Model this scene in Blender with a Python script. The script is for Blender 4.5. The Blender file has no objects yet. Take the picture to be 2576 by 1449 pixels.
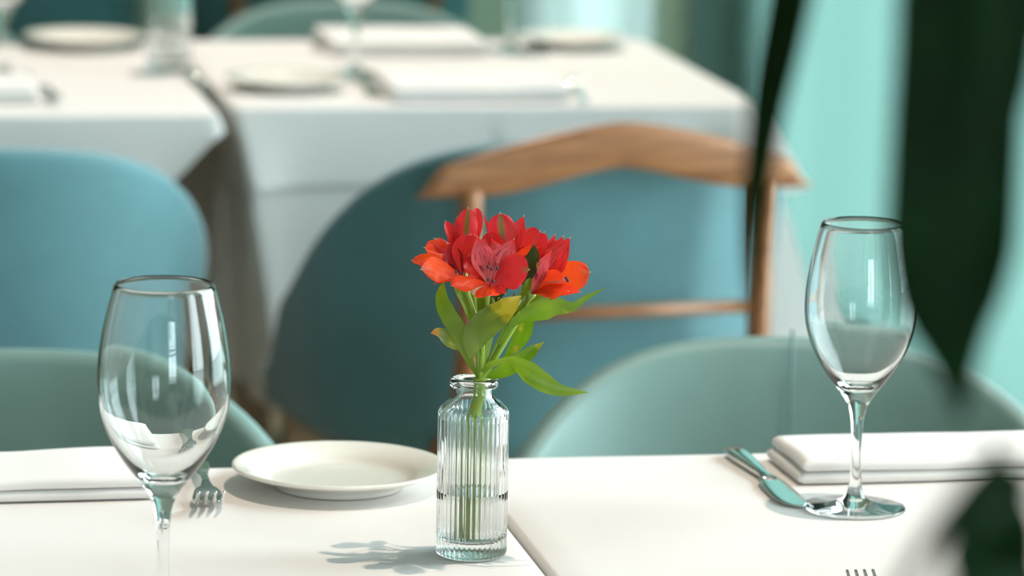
import bpy, bmesh, math, random
from mathutils import Vector, Matrix, noise
random.seed(4)
sc = bpy.context.scene
C = sc.collection
R = math.radians
V = Vector

# ------------------------------------------------------------------ camera
FPX = 10500.0                       # focal length in pixels of the 2576 px wide frame
YAW, PITCH, ROLL = R(10.8), R(10.0), R(1.15)
TZ = 0.75                           # table height
CAM = V((0, 0, TZ + 0.717))
FH = V((math.sin(YAW), math.cos(YAW), 0))
RH = V((math.cos(YAW), -math.sin(YAW), 0))
ZU = V((0, 0, 1))
F_ = FH * math.cos(PITCH) - ZU * math.sin(PITCH)
U0 = FH * math.sin(PITCH) + ZU * math.cos(PITCH)
R_ = RH * math.cos(ROLL) + U0 * math.sin(ROLL)
U_ = -RH * math.sin(ROLL) + U0 * math.cos(ROLL)
def ray(px, py):
    return F_ * FPX + R_ * (px - 1288) - U_ * (py - 724.5)
def on_plane(px, py, z=TZ):
    d = ray(px, py); return CAM + d * ((z - CAM.z) / d.z)
def at_y(px, py, y):
    d = ray(px, py); return CAM + d * ((y - CAM.y) / d.y)
def project(p):
    q = p - CAM; w = q.dot(F_)
    return 1288 + FPX * q.dot(R_) / w, 724.5 - FPX * q.dot(U_) / w
VASE = on_plane(1185, 1396)
cam = bpy.data.cameras.new('camera'); co = bpy.data.objects.new('camera', cam); C.objects.link(co)
M = Matrix.Identity(4)
for i, ax in enumerate((R_, U_, -F_)):
    for j in range(3): M[j][i] = ax[j]
M.translation = CAM; co.matrix_world = M
cam.sensor_width = 36; cam.lens = 36 * FPX / 2576
cam.clip_start = 0.05; cam.clip_end = 200
cam.dof.use_dof = True
cam.dof.focus_distance = (VASE + V((0, 0, .16)) - CAM).dot(F_)
cam.dof.aperture_fstop = cam.lens / 1000 / 0.024
sc.camera = co

# ------------------------------------------------------------------ light
sc.view_settings.view_transform = 'Standard'; sc.view_settings.look = 'None'
sc.view_settings.gamma = 1.0; sc.view_settings.use_curve_mapping = False
sc.view_settings.exposure = 0.0
W = bpy.data.worlds.new('sky'); sc.world = W; W.use_nodes = True
bg = W.node_tree.nodes['Background']
bg.inputs[0].default_value = (0.86, 0.94, 1.0, 1); bg.inputs[1].default_value = 15.0
XR, XL, YB, YF, HC = 2.02, -4.2, 8.3, -3.0, 3.1          # the room
def spot(name, loc, target, power, rad=0.018, size=70, col=(1.0, .82, .68)):
    l = bpy.data.lights.new(name, 'SPOT'); o = bpy.data.objects.new(name, l); C.objects.link(o)
    l.energy = power; l.color = col; l.shadow_soft_size = rad; l.spot_size = R(size); l.spot_blend = .6
    o.location = loc; o.rotation_euler = (V(target) - V(loc)).to_track_quat('-Z', 'Y').to_euler()
    return o
def portal(loc, rot, sx, sy):
    l = bpy.data.lights.new('daylight_portal', 'AREA'); o = bpy.data.objects.new('daylight_portal', l); C.objects.link(o)
    l.shape = 'RECTANGLE'; l.size = sx; l.size_y = sy; l.cycles.is_portal = True
    o.location = loc; o.rotation_euler = rot
WIN_R = [(-2.4, -.4), (0.6, 2.0), (2.6, 5.0), (5.2, 7.85)]   # windows along the right wall (y ranges)
for a, b in WIN_R:
    portal((XR + .02, (a + b) / 2, 1.40), (0, R(90), 0), 2.66, b - a)
WIN_F = (.5, 1.9)
portal(((WIN_F[0] + WIN_F[1]) / 2, YF - .02, 1.55), (R(90), 0, 0), WIN_F[1] - WIN_F[0], 2.3)
LAMPH = 2.95
_l = VASE + RH * .25 * (LAMPH - TZ) + FH * .10
LAMP_NEAR = V((_l.x, _l.y, LAMPH))
spot('spotlight', LAMP_NEAR, VASE + V((0, .05, 0)), 118)
spot('spotlight', (1.0, 6.1, LAMPH), (.7, 5.75, TZ), 225, col=(1.0, .90, .82))

# ------------------------------------------------------------------ materials
def newmat(name):
    m = bpy.data.materials.new(name); m.use_nodes = True
    nt = m.node_tree; return m, nt, nt.nodes['Principled BSDF']
def ramp(nt, fac, stops):
    r = nt.nodes.new('ShaderNodeValToRGB'); nt.links.new(fac, r.inputs[0])
    el = r.color_ramp.elements
    while len(el) < len(stops): el.new(.5)
    for e, (p, c) in zip(el, stops): e.position = p; e.color = (*c, 1)
    return r.outputs[0]
def bump(nt, p, h, strength=.2, dist=.01):
    b = nt.nodes.new('ShaderNodeBump'); b.inputs['Strength'].default_value = strength; b.inputs['Distance'].default_value = dist
    nt.links.new(h, b.inputs['Height']); nt.links.new(b.outputs[0], p.inputs['Normal'])
def tnoise(nt, scale, detail=3, coord='Object', stretch=None):
    tc = nt.nodes.new('ShaderNodeTexCoord'); n = nt.nodes.new('ShaderNodeTexNoise')
    n.inputs['Scale'].default_value = scale; n.inputs['Detail'].default_value = detail
    src = tc.outputs[coord]
    if stretch:
        mp = nt.nodes.new('ShaderNodeMapping'); mp.inputs['Scale'].default_value = stretch
        nt.links.new(src, mp.inputs[0]); src = mp.outputs[0]
    nt.links.new(src, n.inputs['Vector']); return n.outputs[0]
def plain(name, col, rough=.5, var=.08, scale=6, sheen=0, metal=0, coat=0, bscale=0, bstr=.1, stretch=None):
    m, nt, p = newmat(name)
    f = tnoise(nt, scale, 3, stretch=stretch)
    c2 = tuple(min(1, c * (1 + var)) for c in col); c1 = tuple(c * (1 - var) for c in col)
    nt.links.new(ramp(nt, f, [(.3, c1), (.7, c2)]), p.inputs['Base Color'])
    p.inputs['Roughness'].default_value = rough; p.inputs['Metallic'].default_value = metal
    p.inputs['Sheen Weight'].default_value = sheen; p.inputs['Coat Weight'].default_value = coat
    if bscale: bump(nt, p, tnoise(nt, bscale, 2), bstr, .002)
    return m
def translucent_mix(m, nt, p, col_socket, fac, tint=None):
    out = nt.nodes['Material Output']; t = nt.nodes.new('ShaderNodeBsdfTranslucent'); mx = nt.nodes.new('ShaderNodeMixShader')
    mx.inputs[0].default_value = fac
    nt.links.new(col_socket, t.inputs[0])
    nt.links.new(p.outputs[0], mx.inputs[1]); nt.links.new(t.outputs[0], mx.inputs[2]); nt.links.new(mx.outputs[0], out.inputs[0])
def cloth_mat(name, col, fac=.18):
    m, nt, p = newmat(name)
    s = ramp(nt, tnoise(nt, 5, 2), [(.3, tuple(c * .985 for c in col)), (.7, col)])
    nt.links.new(s, p.inputs['Base Color']); p.inputs['Roughness'].default_value = .85
    p.inputs['Specular IOR Level'].default_value = .25
    bump(nt, p, tnoise(nt, 900, 1), .08, .0005)
    translucent_mix(m, nt, p, s, fac)
    return m
MAT = {}
MAT['cloth'] = cloth_mat('white_linen', (.85, .81, .785), .12)
MAT['napkin'] = cloth_mat('white_cotton', (.86, .83, .81), .06)
MAT['china'] = plain('cream_china', (.84, .79, .72), .12, .01, 3, coat=.4)
MAT['blue'] = plain('blue_velvet', (.072, .190, .215), .7, .10, 9, sheen=.35, bscale=300, bstr=.1)
MAT['sage'] = plain('sage_leather', (.155, .255, .235), .48, .06, 9, sheen=.15, bscale=160, bstr=.06)
MAT['steel'] = plain('polished_steel', (.78, .79, .78), .10, .02, 20, metal=1)
MAT['oak'] = plain('tabletop_oak', (.30, .19, .11), .5, .2, 4, stretch=(1, 8, 8))
MAT['floor'] = plain('floor_oak', (.30, .23, .16), .45, .18, 3, stretch=(9, 1, 1))
MAT['wall'] = plain('sage_paint', (.58, .64, .48), .8, .03, 2)
MAT['dwall'] = plain('cream_paint', (.50, .48, .42), .8, .04, 2)
MAT['ceil'] = plain('white_ceiling', (.55, .58, .56), .9, .02, 2)
MAT['frame'] = plain('grey_green_frame', (.10, .16, .145), .5, .04, 6)
MAT['outside'] = plain('outside_paving', (.35, .38, .36), .9, .1, 1)
MAT['stone'] = plain('grey_planter', (.25, .25, .24), .8, .08, 12, bscale=60)
MAT['soil'] = plain('soil', (.03, .02, .015), .95, .3, 60, bscale=40, bstr=.6)
MAT['thread'] = plain('seam_thread', (.10, .19, .18), .7, .04, 30)
# walnut
m, nt, p = newmat('walnut'); MAT['wood'] = m
f = tnoise(nt, 9, 4, stretch=(1.2, 9, 9))
nt.links.new(ramp(nt, f, [(.3, (.22, .085, .032)), (.55, (.33, .135, .050)), (.75, (.42, .195, .075))]), p.inputs['Base Color'])
p.inputs['Roughness'].default_value = .38
# glass
def glass_mat(name, ior, col=(1, 1, 1)):
    m = bpy.data.materials.new(name); m.use_nodes = True; nt = m.node_tree
    nt.nodes.remove(nt.nodes['Principled BSDF'])
    g = nt.nodes.new('ShaderNodeBsdfGlass'); g.inputs['IOR'].default_value = ior; g.inputs['Roughness'].default_value = 0
    g.inputs['Color'].default_value = (*col, 1)
    nt.links.new(g.outputs[0], nt.nodes['Material Output'].inputs[0]); return m
MAT['glass'] = glass_mat('clear_glass', 1.48, (.985, .995, .995))
MAT['water'] = glass_mat('water', 1.33)
# flat window panes: thin sheet, mirror reflection by Fresnel and straight transmission
m = bpy.data.materials.new('window_pane'); m.use_nodes = True; nt = m.node_tree; nt.nodes.remove(nt.nodes['Principled BSDF'])
tr = nt.nodes.new('ShaderNodeBsdfTransparent'); tr.inputs[0].default_value = (.92, .97, .96, 1)
gl = nt.nodes.new('ShaderNodeBsdfGlossy'); gl.inputs['Roughness'].default_value = .02
fr = nt.nodes.new('ShaderNodeFresnel'); fr.inputs[0].default_value = 1.45
mx = nt.nodes.new('ShaderNodeMixShader'); nt.links.new(fr.outputs[0], mx.inputs[0]); nt.links.new(tr.outputs[0], mx.inputs[1]); nt.links.new(gl.outputs[0], mx.inputs[2])
nt.links.new(mx.outputs[0], nt.nodes['Material Output'].inputs[0]); MAT['pane'] = m
# sheer curtain
def curtain_mat(name, col, fac):
    m, nt, p = newmat(name)
    s = ramp(nt, tnoise(nt, 40, 2, stretch=(1, 1, .02)), [(.3, tuple(c * .93 for c in col)), (.7, col)])
    nt.links.new(s, p.inputs['Base Color']); p.inputs['Roughness'].default_value = .9
    translucent_mix(m, nt, p, s, fac); return m
MAT['mint'] = curtain_mat('mint_curtain', (.185, .320, .285), .55)
MAT['pale'] = curtain_mat('pale_aqua_curtain', (.44, .52, .49), .55)
# petals, coloured along (v) and across (u) the tepal
def petal_mat(name, base, tip, throat, streak=0, green=0, fac=.38):
    m, nt, p = newmat(name)
    uv = nt.nodes.new('ShaderNodeUVMap'); sp = nt.nodes.new('ShaderNodeSeparateXYZ'); nt.links.new(uv.outputs[0], sp.inputs[0])
    col = ramp(nt, sp.outputs[1], [(0, throat), (.32, base), (.72, base), (.93, tip), (.965, (.62, .48, .30))])
    n = tnoise(nt, 160, 2)
    def mix(fac_s, a, b, kind='MIX'):
        x = nt.nodes.new('ShaderNodeMix'); x.data_type = 'RGBA'; x.blend_type = kind
        nt.links.new(fac_s, x.inputs[0]); nt.links.new(a, x.inputs[6])
        if isinstance(b, tuple): x.inputs[7].default_value = (*b, 1)
        else: nt.links.new(b, x.inputs[7])
        return x.outputs[2]
    def mth(op, a, b=None):
        x = nt.nodes.new('ShaderNodeMath'); x.operation = op
        for i, s in enumerate((a, b)):
            if s is None: continue
            if isinstance(s, (int, float)): x.inputs[i].default_value = s
            else: nt.links.new(s, x.inputs[i])
        return x.outputs[0]
    if streak:
        mp = nt.nodes.new('ShaderNodeMapping'); mp.inputs['Scale'].default_value = (34, 4.2, 1); nt.links.new(uv.outputs[0], mp.inputs[0])
        v = nt.nodes.new('ShaderNodeTexNoise'); v.inputs['Scale'].default_value = 1.0; v.inputs['Detail'].default_value = 0; nt.links.new(mp.outputs[0], v.inputs['Vector'])
        s = ramp(nt, v.outputs[0], [(.60, (0, 0, 0)), (.66, (1, 1, 1))])
        band = ramp(nt, sp.outputs[1], [(.15, (0, 0, 0)), (.3, (1, 1, 1)), (.78, (1, 1, 1)), (.9, (0, 0, 0))])
        col = mix(mth('MULTIPLY', s, band), col, (.14, .006, .018))
    if green:
        a = mth('ABSOLUTE', mth('SUBTRACT', sp.outputs[0], .5))
        s1 = ramp(nt, a, [(.05, (1, 1, 1)), (.17, (0, 0, 0))])
        s2 = ramp(nt, sp.outputs[1], [(green, (0, 0, 0)), (green + .2, (1, 1, 1))])
        col = mix(mth('MULTIPLY', mth('MULTIPLY', s1, s2), .85), col, (.11, .16, .035))
    nt.links.new(col, p.inputs['Base Color'])
    p.inputs['Roughness'].default_value = .42; p.inputs['Specular IOR Level'].default_value = .3
    vein = nt.nodes.new('ShaderNodeTexWave'); vein.inputs['Scale'].default_value = 6; vein.inputs['Distortion'].default_value = 1.2
    nt.links.new(uv.outputs[0], vein.inputs['Vector']); bump(nt, p, vein.outputs[1], .035, .0005)
    translucent_mix(m, nt, p, col, fac); return m
MAT['p_orange'] = petal_mat('orange_red_tepal', (.80, .055, .010), (.80, .055, .02), (.60, .05, .03))
MAT['p_orange_g'] = petal_mat('orange_red_tepal_green_tip', (.85, .075, .008), (.70, .05, .02), (.60, .05, .03), green=.80)
MAT['p_red'] = petal_mat('crimson_tepal', (.66, .022, .018), (.60, .016, .025), (.50, .03, .03))
MAT['p_red_g'] = petal_mat('crimson_tepal_green_stripe', (.66, .025, .030), (.55, .02, .03), (.50, .03, .03), green=.35)
MAT['p_red_t'] = petal_mat('crimson_tepal_green_tip', (.68, .028, .030), (.60, .02, .03), (.60, .06, .06), green=.74)
MAT['p_pink'] = petal_mat('pink_streaked_tepal', (.72, .095, .11), (.70, .03, .03), (.74, .22, .21), streak=1)
MAT['p_dark'] = petal_mat('dark_red_streaked_tepal', (.42, .012, .018), (.52, .016, .016), (.34, .01, .02), streak=1)
MAT['p_streak'] = petal_mat('red_streaked_tepal', (.68, .028, .025), (.68, .022, .02), (.62, .09, .08), streak=1)
# leaves
def leaf_mat(name, c1, c2, yellow=(.45, .36, .05), ylim=.74, fac=.3, ytip=None):
    m, nt, p = newmat(name)
    uv = nt.nodes.new('ShaderNodeUVMap'); w = nt.nodes.new('ShaderNodeTexWave'); w.inputs['Scale'].default_value = 3.6; w.inputs['Distortion'].default_value = 1.4; w.inputs['Detail'].default_value = 3
    nt.links.new(uv.outputs[0], w.inputs['Vector'])
    def mix(f, a_, b_):
        x = nt.nodes.new('ShaderNodeMix'); x.data_type = 'RGBA'
        for k, v in ((0, f), (6, a_), (7, b_)):
            if isinstance(v, tuple): x.inputs[k].default_value = (*v, 1)
            elif isinstance(v, float): x.inputs[k].default_value = v
            else: nt.links.new(v, x.inputs[k])
        return x.outputs[2]
    tone = ramp(nt, tnoise(nt, 30, 2), [(.32, tuple(c * .62 for c in c1)), (.55, c1), (.72, c2)])
    a = mix(.22, tone, ramp(nt, w.outputs[1], [(.2, c1), (.8, tuple(min(1, c * 1.25) for c in c2))]))
    n = tnoise(nt, 55, 3)
    y = ramp(nt, n, [(ylim - .08, (0, 0, 0)), (ylim, (1, 1, 1))])
    col = mix(y, a, yellow)
    if ytip:
        sp = nt.nodes.new('ShaderNodeSeparateXYZ'); nt.links.new(uv.outputs[0], sp.inputs[0])
        ad = nt.nodes.new('ShaderNodeMath'); ad.operation = 'MULTIPLY_ADD'; nt.links.new(n, ad.inputs[0]); ad.inputs[1].default_value = .35; nt.links.new(sp.outputs[1], ad.inputs[2])
        col = mix(ramp(nt, ad.outputs[0], [(ytip, (0, 0, 0)), (ytip + .07, (1, 1, 1))]), col, yellow)
    nt.links.new(col, p.inputs['Base Color']); p.inputs['Roughness'].default_value = .38
    bump(nt, p, w.outputs[1], .05, .0006)
    translucent_mix(m, nt, p, col, fac); return m
MAT['leaf'] = leaf_mat('fresh_leaf', (.155, .255, .008), (.225, .340, .012))
MAT['leaf_pale'] = leaf_mat('pale_leaf', (.165, .245, .030), (.22, .31, .045), (.42, .40, .03), ylim=.80, ytip=.78)
MAT['leaf_yel'] = leaf_mat('yellowing_leaf', (.20, .27, .03), (.28, .33, .05), (.55, .24, .03), ylim=.80, ytip=.86)
MAT['leaf_gold'] = leaf_mat('leaf_with_gold_specks', (.135, .250, .006), (.215, .340, .010), (.42, .36, .03), ylim=.68)
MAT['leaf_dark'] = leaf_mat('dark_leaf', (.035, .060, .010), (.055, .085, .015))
MAT['stem'] = plain('green_stem', (.25, .37, .04), .45, .12, 40)
MAT['plant'] = leaf_mat('deep_green_leaf', (.0045, .020, .005), (.007, .028, .007), (.007, .028, .007), fac=.04)
MAT['plant'].node_tree.nodes['Principled BSDF'].inputs['Specular IOR Level'].default_value = .08
MAT['plant'].node_tree.nodes['Principled BSDF'].inputs['Roughness'].default_value = .6
MAT['anther'] = plain('dark_anther', (.035, .03, .035), .7, .2, 90)
MAT['filament'] = plain('pink_filament', (.55, .10, .10), .5, .1, 50)

# ------------------------------------------------------------------ mesh helpers
def link_mesh(name, verts, faces, mat, parent=None, smooth=True, uvs=None):
    me = bpy.data.meshes.new(name); me.from_pydata([tuple(v) for v in verts], [], faces); me.update()
    if smooth:
        for pl in me.polygons: pl.use_smooth = True
    if uvs:
        lay = me.uv_layers.new(name='UVMap')
        for lp in me.loops: lay.data[lp.index].uv = uvs[lp.vertex_index]
    me.materials.append(MAT[mat] if isinstance(mat, str) else mat)
    o = bpy.data.objects.new(name, me); C.objects.link(o); o.parent = parent
    return o
def empty(name, loc=(0, 0, 0), rz=0):
    o = bpy.data.objects.new(name, None); C.objects.link(o); o.location = loc; o.rotation_euler = (0, 0, rz); o.empty_display_size = .05
    return o
def tag(o, label, cat, group=None):
    o['label'] = label; o['category'] = cat
    if group: o['group'] = group
    return o
def struct(o): o['kind'] = 'structure'; return o
def copy_tree(o, parent=None):
    c = o.copy(); C.objects.link(c); c.parent = parent
    for ch in list(o.children): copy_tree(ch, c)
    return c
def lathe(name, prof, mat, parent=None, seg=64, ribs=None, closed=False):
    """prof: list of (r, z); ribs(i, angle, r, z) may change r"""
    verts, faces = [], []; n = len(prof); idx = []
    for i, (r, z) in enumerate(prof):
        if r < 1e-6:
            idx.append([len(verts)] * seg); verts.append((0, 0, z)); continue
        row = []
        for k in range(seg):
            a = 2 * math.pi * k / seg; rr = ribs(i, a, r, z) if ribs else r
            row.append(len(verts)); verts.append((rr * math.cos(a), rr * math.sin(a), z))
        idx.append(row)
    for i in range(n if closed else n - 1):
        A, B = idx[i], idx[(i + 1) % n]
        for k in range(seg):
            f = [A[k], A[(k + 1) % seg], B[(k + 1) % seg], B[k]]
            f = list(dict.fromkeys(f))
            if len(f) > 2: faces.append(f)
    return link_mesh(name, verts, faces, mat, parent)
def sweep(name, pts, rad, mat, parent=None, seg=8, squash=None):
    """tube through pts, radius (or list) rad"""
    pts = [V(p) for p in pts]; n = len(pts); verts, faces = [], []
    up = V((0, 0, 1)); prev = None
    for i, p in enumerate(pts):
        t = (pts[min(i + 1, n - 1)] - pts[max(i - 1, 0)]).normalized()
        if prev is None:
            s = t.cross(up); s = s if s.length > 1e-3 else t.cross(V((1, 0, 0)))
        else: s = prev - t * prev.dot(t)
        s.normalize(); prev = s; b = t.cross(s)
        r = rad[i] if isinstance(rad, (list, tuple)) else rad
        for k in range(seg):
            a = 2 * math.pi * k / seg; verts.append(p + s * (r * math.cos(a)) + b * (r * math.sin(a) * (squash or 1)))
    for i in range(n - 1):
        for k in range(seg):
            k2 = (k + 1) % seg; faces.append((i * seg + k, i * seg + k2, (i + 1) * seg + k2, (i + 1) * seg + k))
    faces.append(tuple(range(seg))[::-1]); faces.append(tuple((n - 1) * seg + k for k in range(seg)))
    return link_mesh(name, verts, faces, mat, parent)
def box(name, lo, hi, mat, parent=None, bevel=0):
    bm = bmesh.new(); bmesh.ops.create_cube(bm, size=1)
    lo, hi = V(lo), V(hi)
    for v in bm.verts: v.co = V(((lo[i] + hi[i]) / 2 + v.co[i] * (hi[i] - lo[i]) for i in range(3)))
    if bevel: bmesh.ops.bevel(bm, geom=bm.edges[:], offset=bevel, segments=2, affect='EDGES', profile=.6)
    me = bpy.data.meshes.new(name); bm.to_mesh(me); bm.free(); me.materials.append(MAT[mat])
    o = bpy.data.objects.new(name, me); C.objects.link(o); o.parent = parent; return o
def catmull(P, n):
    P = [V(p) for p in P]; Q = [P[0] * 2 - P[1]] + P + [P[-1] * 2 - P[-2]]; out = []
    m = len(P) - 1
    for k in range(n + 1):
        s = min(k / n * m, m - 1e-9); i = int(s); t = s - i
        a, b, c, d = Q[i:i + 4]
        out.append(.5 * ((2 * b) + (c - a) * t + (2 * a - 5 * b + 4 * c - d) * t * t + (3 * b - a - 3 * c + d) * t ** 3))
    return out
def lerp_list(L, t):
    s = t * (len(L) - 1); i = min(int(s), len(L) - 2); return L[i] + (L[i + 1] - L[i]) * (s - i)
def sstep(a, b, x):
    t = max(0, min(1, (x - a) / (b - a))); return t * t * (3 - 2 * t)

# ------------------------------------------------------------------ the room
struct(box('floor', (XL, YF, -.1), (XR, YB, 0), 'floor'))
struct(box('ground_outside', (-30, -30, -.3), (40, 40, -.12), 'outside'))
struct(box('ceiling', (XL, YF, HC), (XR, YB, HC + .1), 'ceil'))
struct(box('wall_left', (XL - .1, YF, 0), (XL, YB, HC), 'dwall'))
wf = struct(empty('wall_front'))
box('pier', (XL, YF - .12, 0), (WIN_F[0], YF, HC), 'wall', wf); box('pier', (WIN_F[1], YF - .12, 0), (XR + .12, YF, HC), 'wall', wf)
box('sill_wall', (WIN_F[0], YF - .12, 0), (WIN_F[1], YF, .35), 'wall', wf); box('lintel', (WIN_F[0], YF - .12, 2.75), (WIN_F[1], YF, HC), 'wall', wf)
w = struct(empty('window_6', ((WIN_F[0] + WIN_F[1]) / 2, YF - .06, .35))); L = (WIN_F[1] - WIN_F[0]) / 2
for (x0, x1, z0, z1) in ((-L, -L + .05, 0, 2.4), (L - .05, L, 0, 2.4), (-.025, .025, 0, 2.4), (-L, L, 0, .06), (-L, L, 2.34, 2.4)):
    box('window_frame', (x0, -.03, z0), (x1, .03, z1), 'frame', w)
for sx in (-1, 1): box('pane', (min(sx * .025, sx * (L - .05)), -.004, .06), (max(sx * .025, sx * (L - .05)), .004, 2.34), 'pane', w)
wr = struct(empty('wall_right'))
edges = [YF] + [v for ab in WIN_R for v in ab] + [YB]
for a, b in zip(edges[0::2], edges[1::2]): box('pier', (XR, a, 0), (XR + .12, b, HC), 'wall', wr)
for a, b in WIN_R:
    box('sill_wall', (XR, a, 0), (XR + .12, b, .05), 'wall', wr); box('lintel', (XR, a, 2.75), (XR + .12, b, HC), 'wall', wr)
def win_x(k, a, b):                       # window in the right wall
    w = struct(empty('window_%d' % k, (XR + .06, (a + b) / 2, .05)))
    h = 2.7; L = (b - a) / 2
    for (y0, y1, z0, z1) in ((-L, -L + .05, 0, h), (L - .05, L, 0, h), (-.015, .015, 0, h), (-L, L, 0, .06), (-L, L, h - .06, h)):
        box('window_frame', (-.03, y0, z0), (.03, y1, z1), 'frame', w)
    for s in (-1, 1): box('pane', (-.004, min(s * .015, s * (L - .05)), .06), (.004, max(s * .015, s * (L - .05)), h - .06), 'pane', w)
for k, (a, b) in enumerate(WIN_R): win_x(k + 1, a, b)
# back wall with one window between two sage piers
def xb(px): return at_y(px, 0, YB).x
BW0, BW1 = xb(1322), xb(1634)
wb = struct(empty('wall_back'))
box('pier', (XL, YB, 0), (BW0, YB + .12, HC), 'wall', wb); box('pier', (BW1, YB, 0), (XR + .12, YB + .12, HC), 'wall', wb)
box('sill_wall', (BW0, YB, 0), (BW1, YB + .12, .03), 'wall', wb); box('lintel', (BW0, YB, 2.75), (BW1, YB + .12, HC), 'wall', wb)
w = struct(empty('window_%d' % 5, ((BW0 + BW1) / 2, YB + .06, .03))); L = (BW1 - BW0) / 2
for (x0, x1, z0, z1) in ((-L, -L + .025, 0, 2.72), (L - .025, L, 0, 2.72), (-L, L, 0, .05), (-L, L, 2.67, 2.72)):
    box('window_frame', (x0, -.03, z0), (x1, .03, z1), 'frame', w)
box('pane', (-L + .025, -.004, .05), (L - .025, .004, 2.67), 'pane', w)
portal((BW0 / 2 + BW1 / 2, YB + .02, 1.4), (R(-90), 0, 0), BW1 - BW0, 2.6)
struct(box('trim_1', (XR - .035, YB - .05, 0), (XR - .012, YB - .001, HC), 'frame'))
struct(box('trim_2', (XR - .075, YB - .03, 0), (XR - .055, YB - .001, HC), 'frame'))
struct(box('baseboard_back', (XL, YB - .015, 0), (BW0, YB, .1), 'frame'))
# curtains: wavy sheets from the ceiling
def curtain(name, p0, p1, nrm, mat, wave, amp, z0, z1, label):
    p0, p1, nrm = V(p0), V(p1), V(nrm); L = (p1 - p0).length; n = int(L / .012); verts, faces = [], []
    for j in range(9):
        t = j / 8
        for i in range(n + 1):
            s = i / n * L
            d = amp * (math.sin(2 * math.pi * s / wave) + .35 * math.sin(2 * math.pi * s / (wave * .41) + 1) + .3 * math.sin(t * 2 + s * 3))
            p = p0 + (p1 - p0) * (i / n) + nrm * d; verts.append((p.x, p.y, z1 + (z0 - z1) * t))
    for j in range(8):
        for i in range(n):
            a = j * (n + 1) + i; faces.append((a, a + 1, a + n + 2, a + n + 1))
    return tag(link_mesh(name, verts, faces, mat), label, 'curtain')
curtain('curtain', (XR - .09, 5.15, 0), (XR - .09, 8.18, 0), (-1, 0, 0), 'mint', .95, .030, .03, 2.95, 'long mint green curtain hanging along the right wall')
curtain('curtain', (BW0 - .03, YB - .07, 0), (BW1 - .008, YB - .07, 0), (0, -1, 0), 'pale', .2, .012, .03, 2.95, 'pale aqua sheer curtain over the back window')

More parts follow.
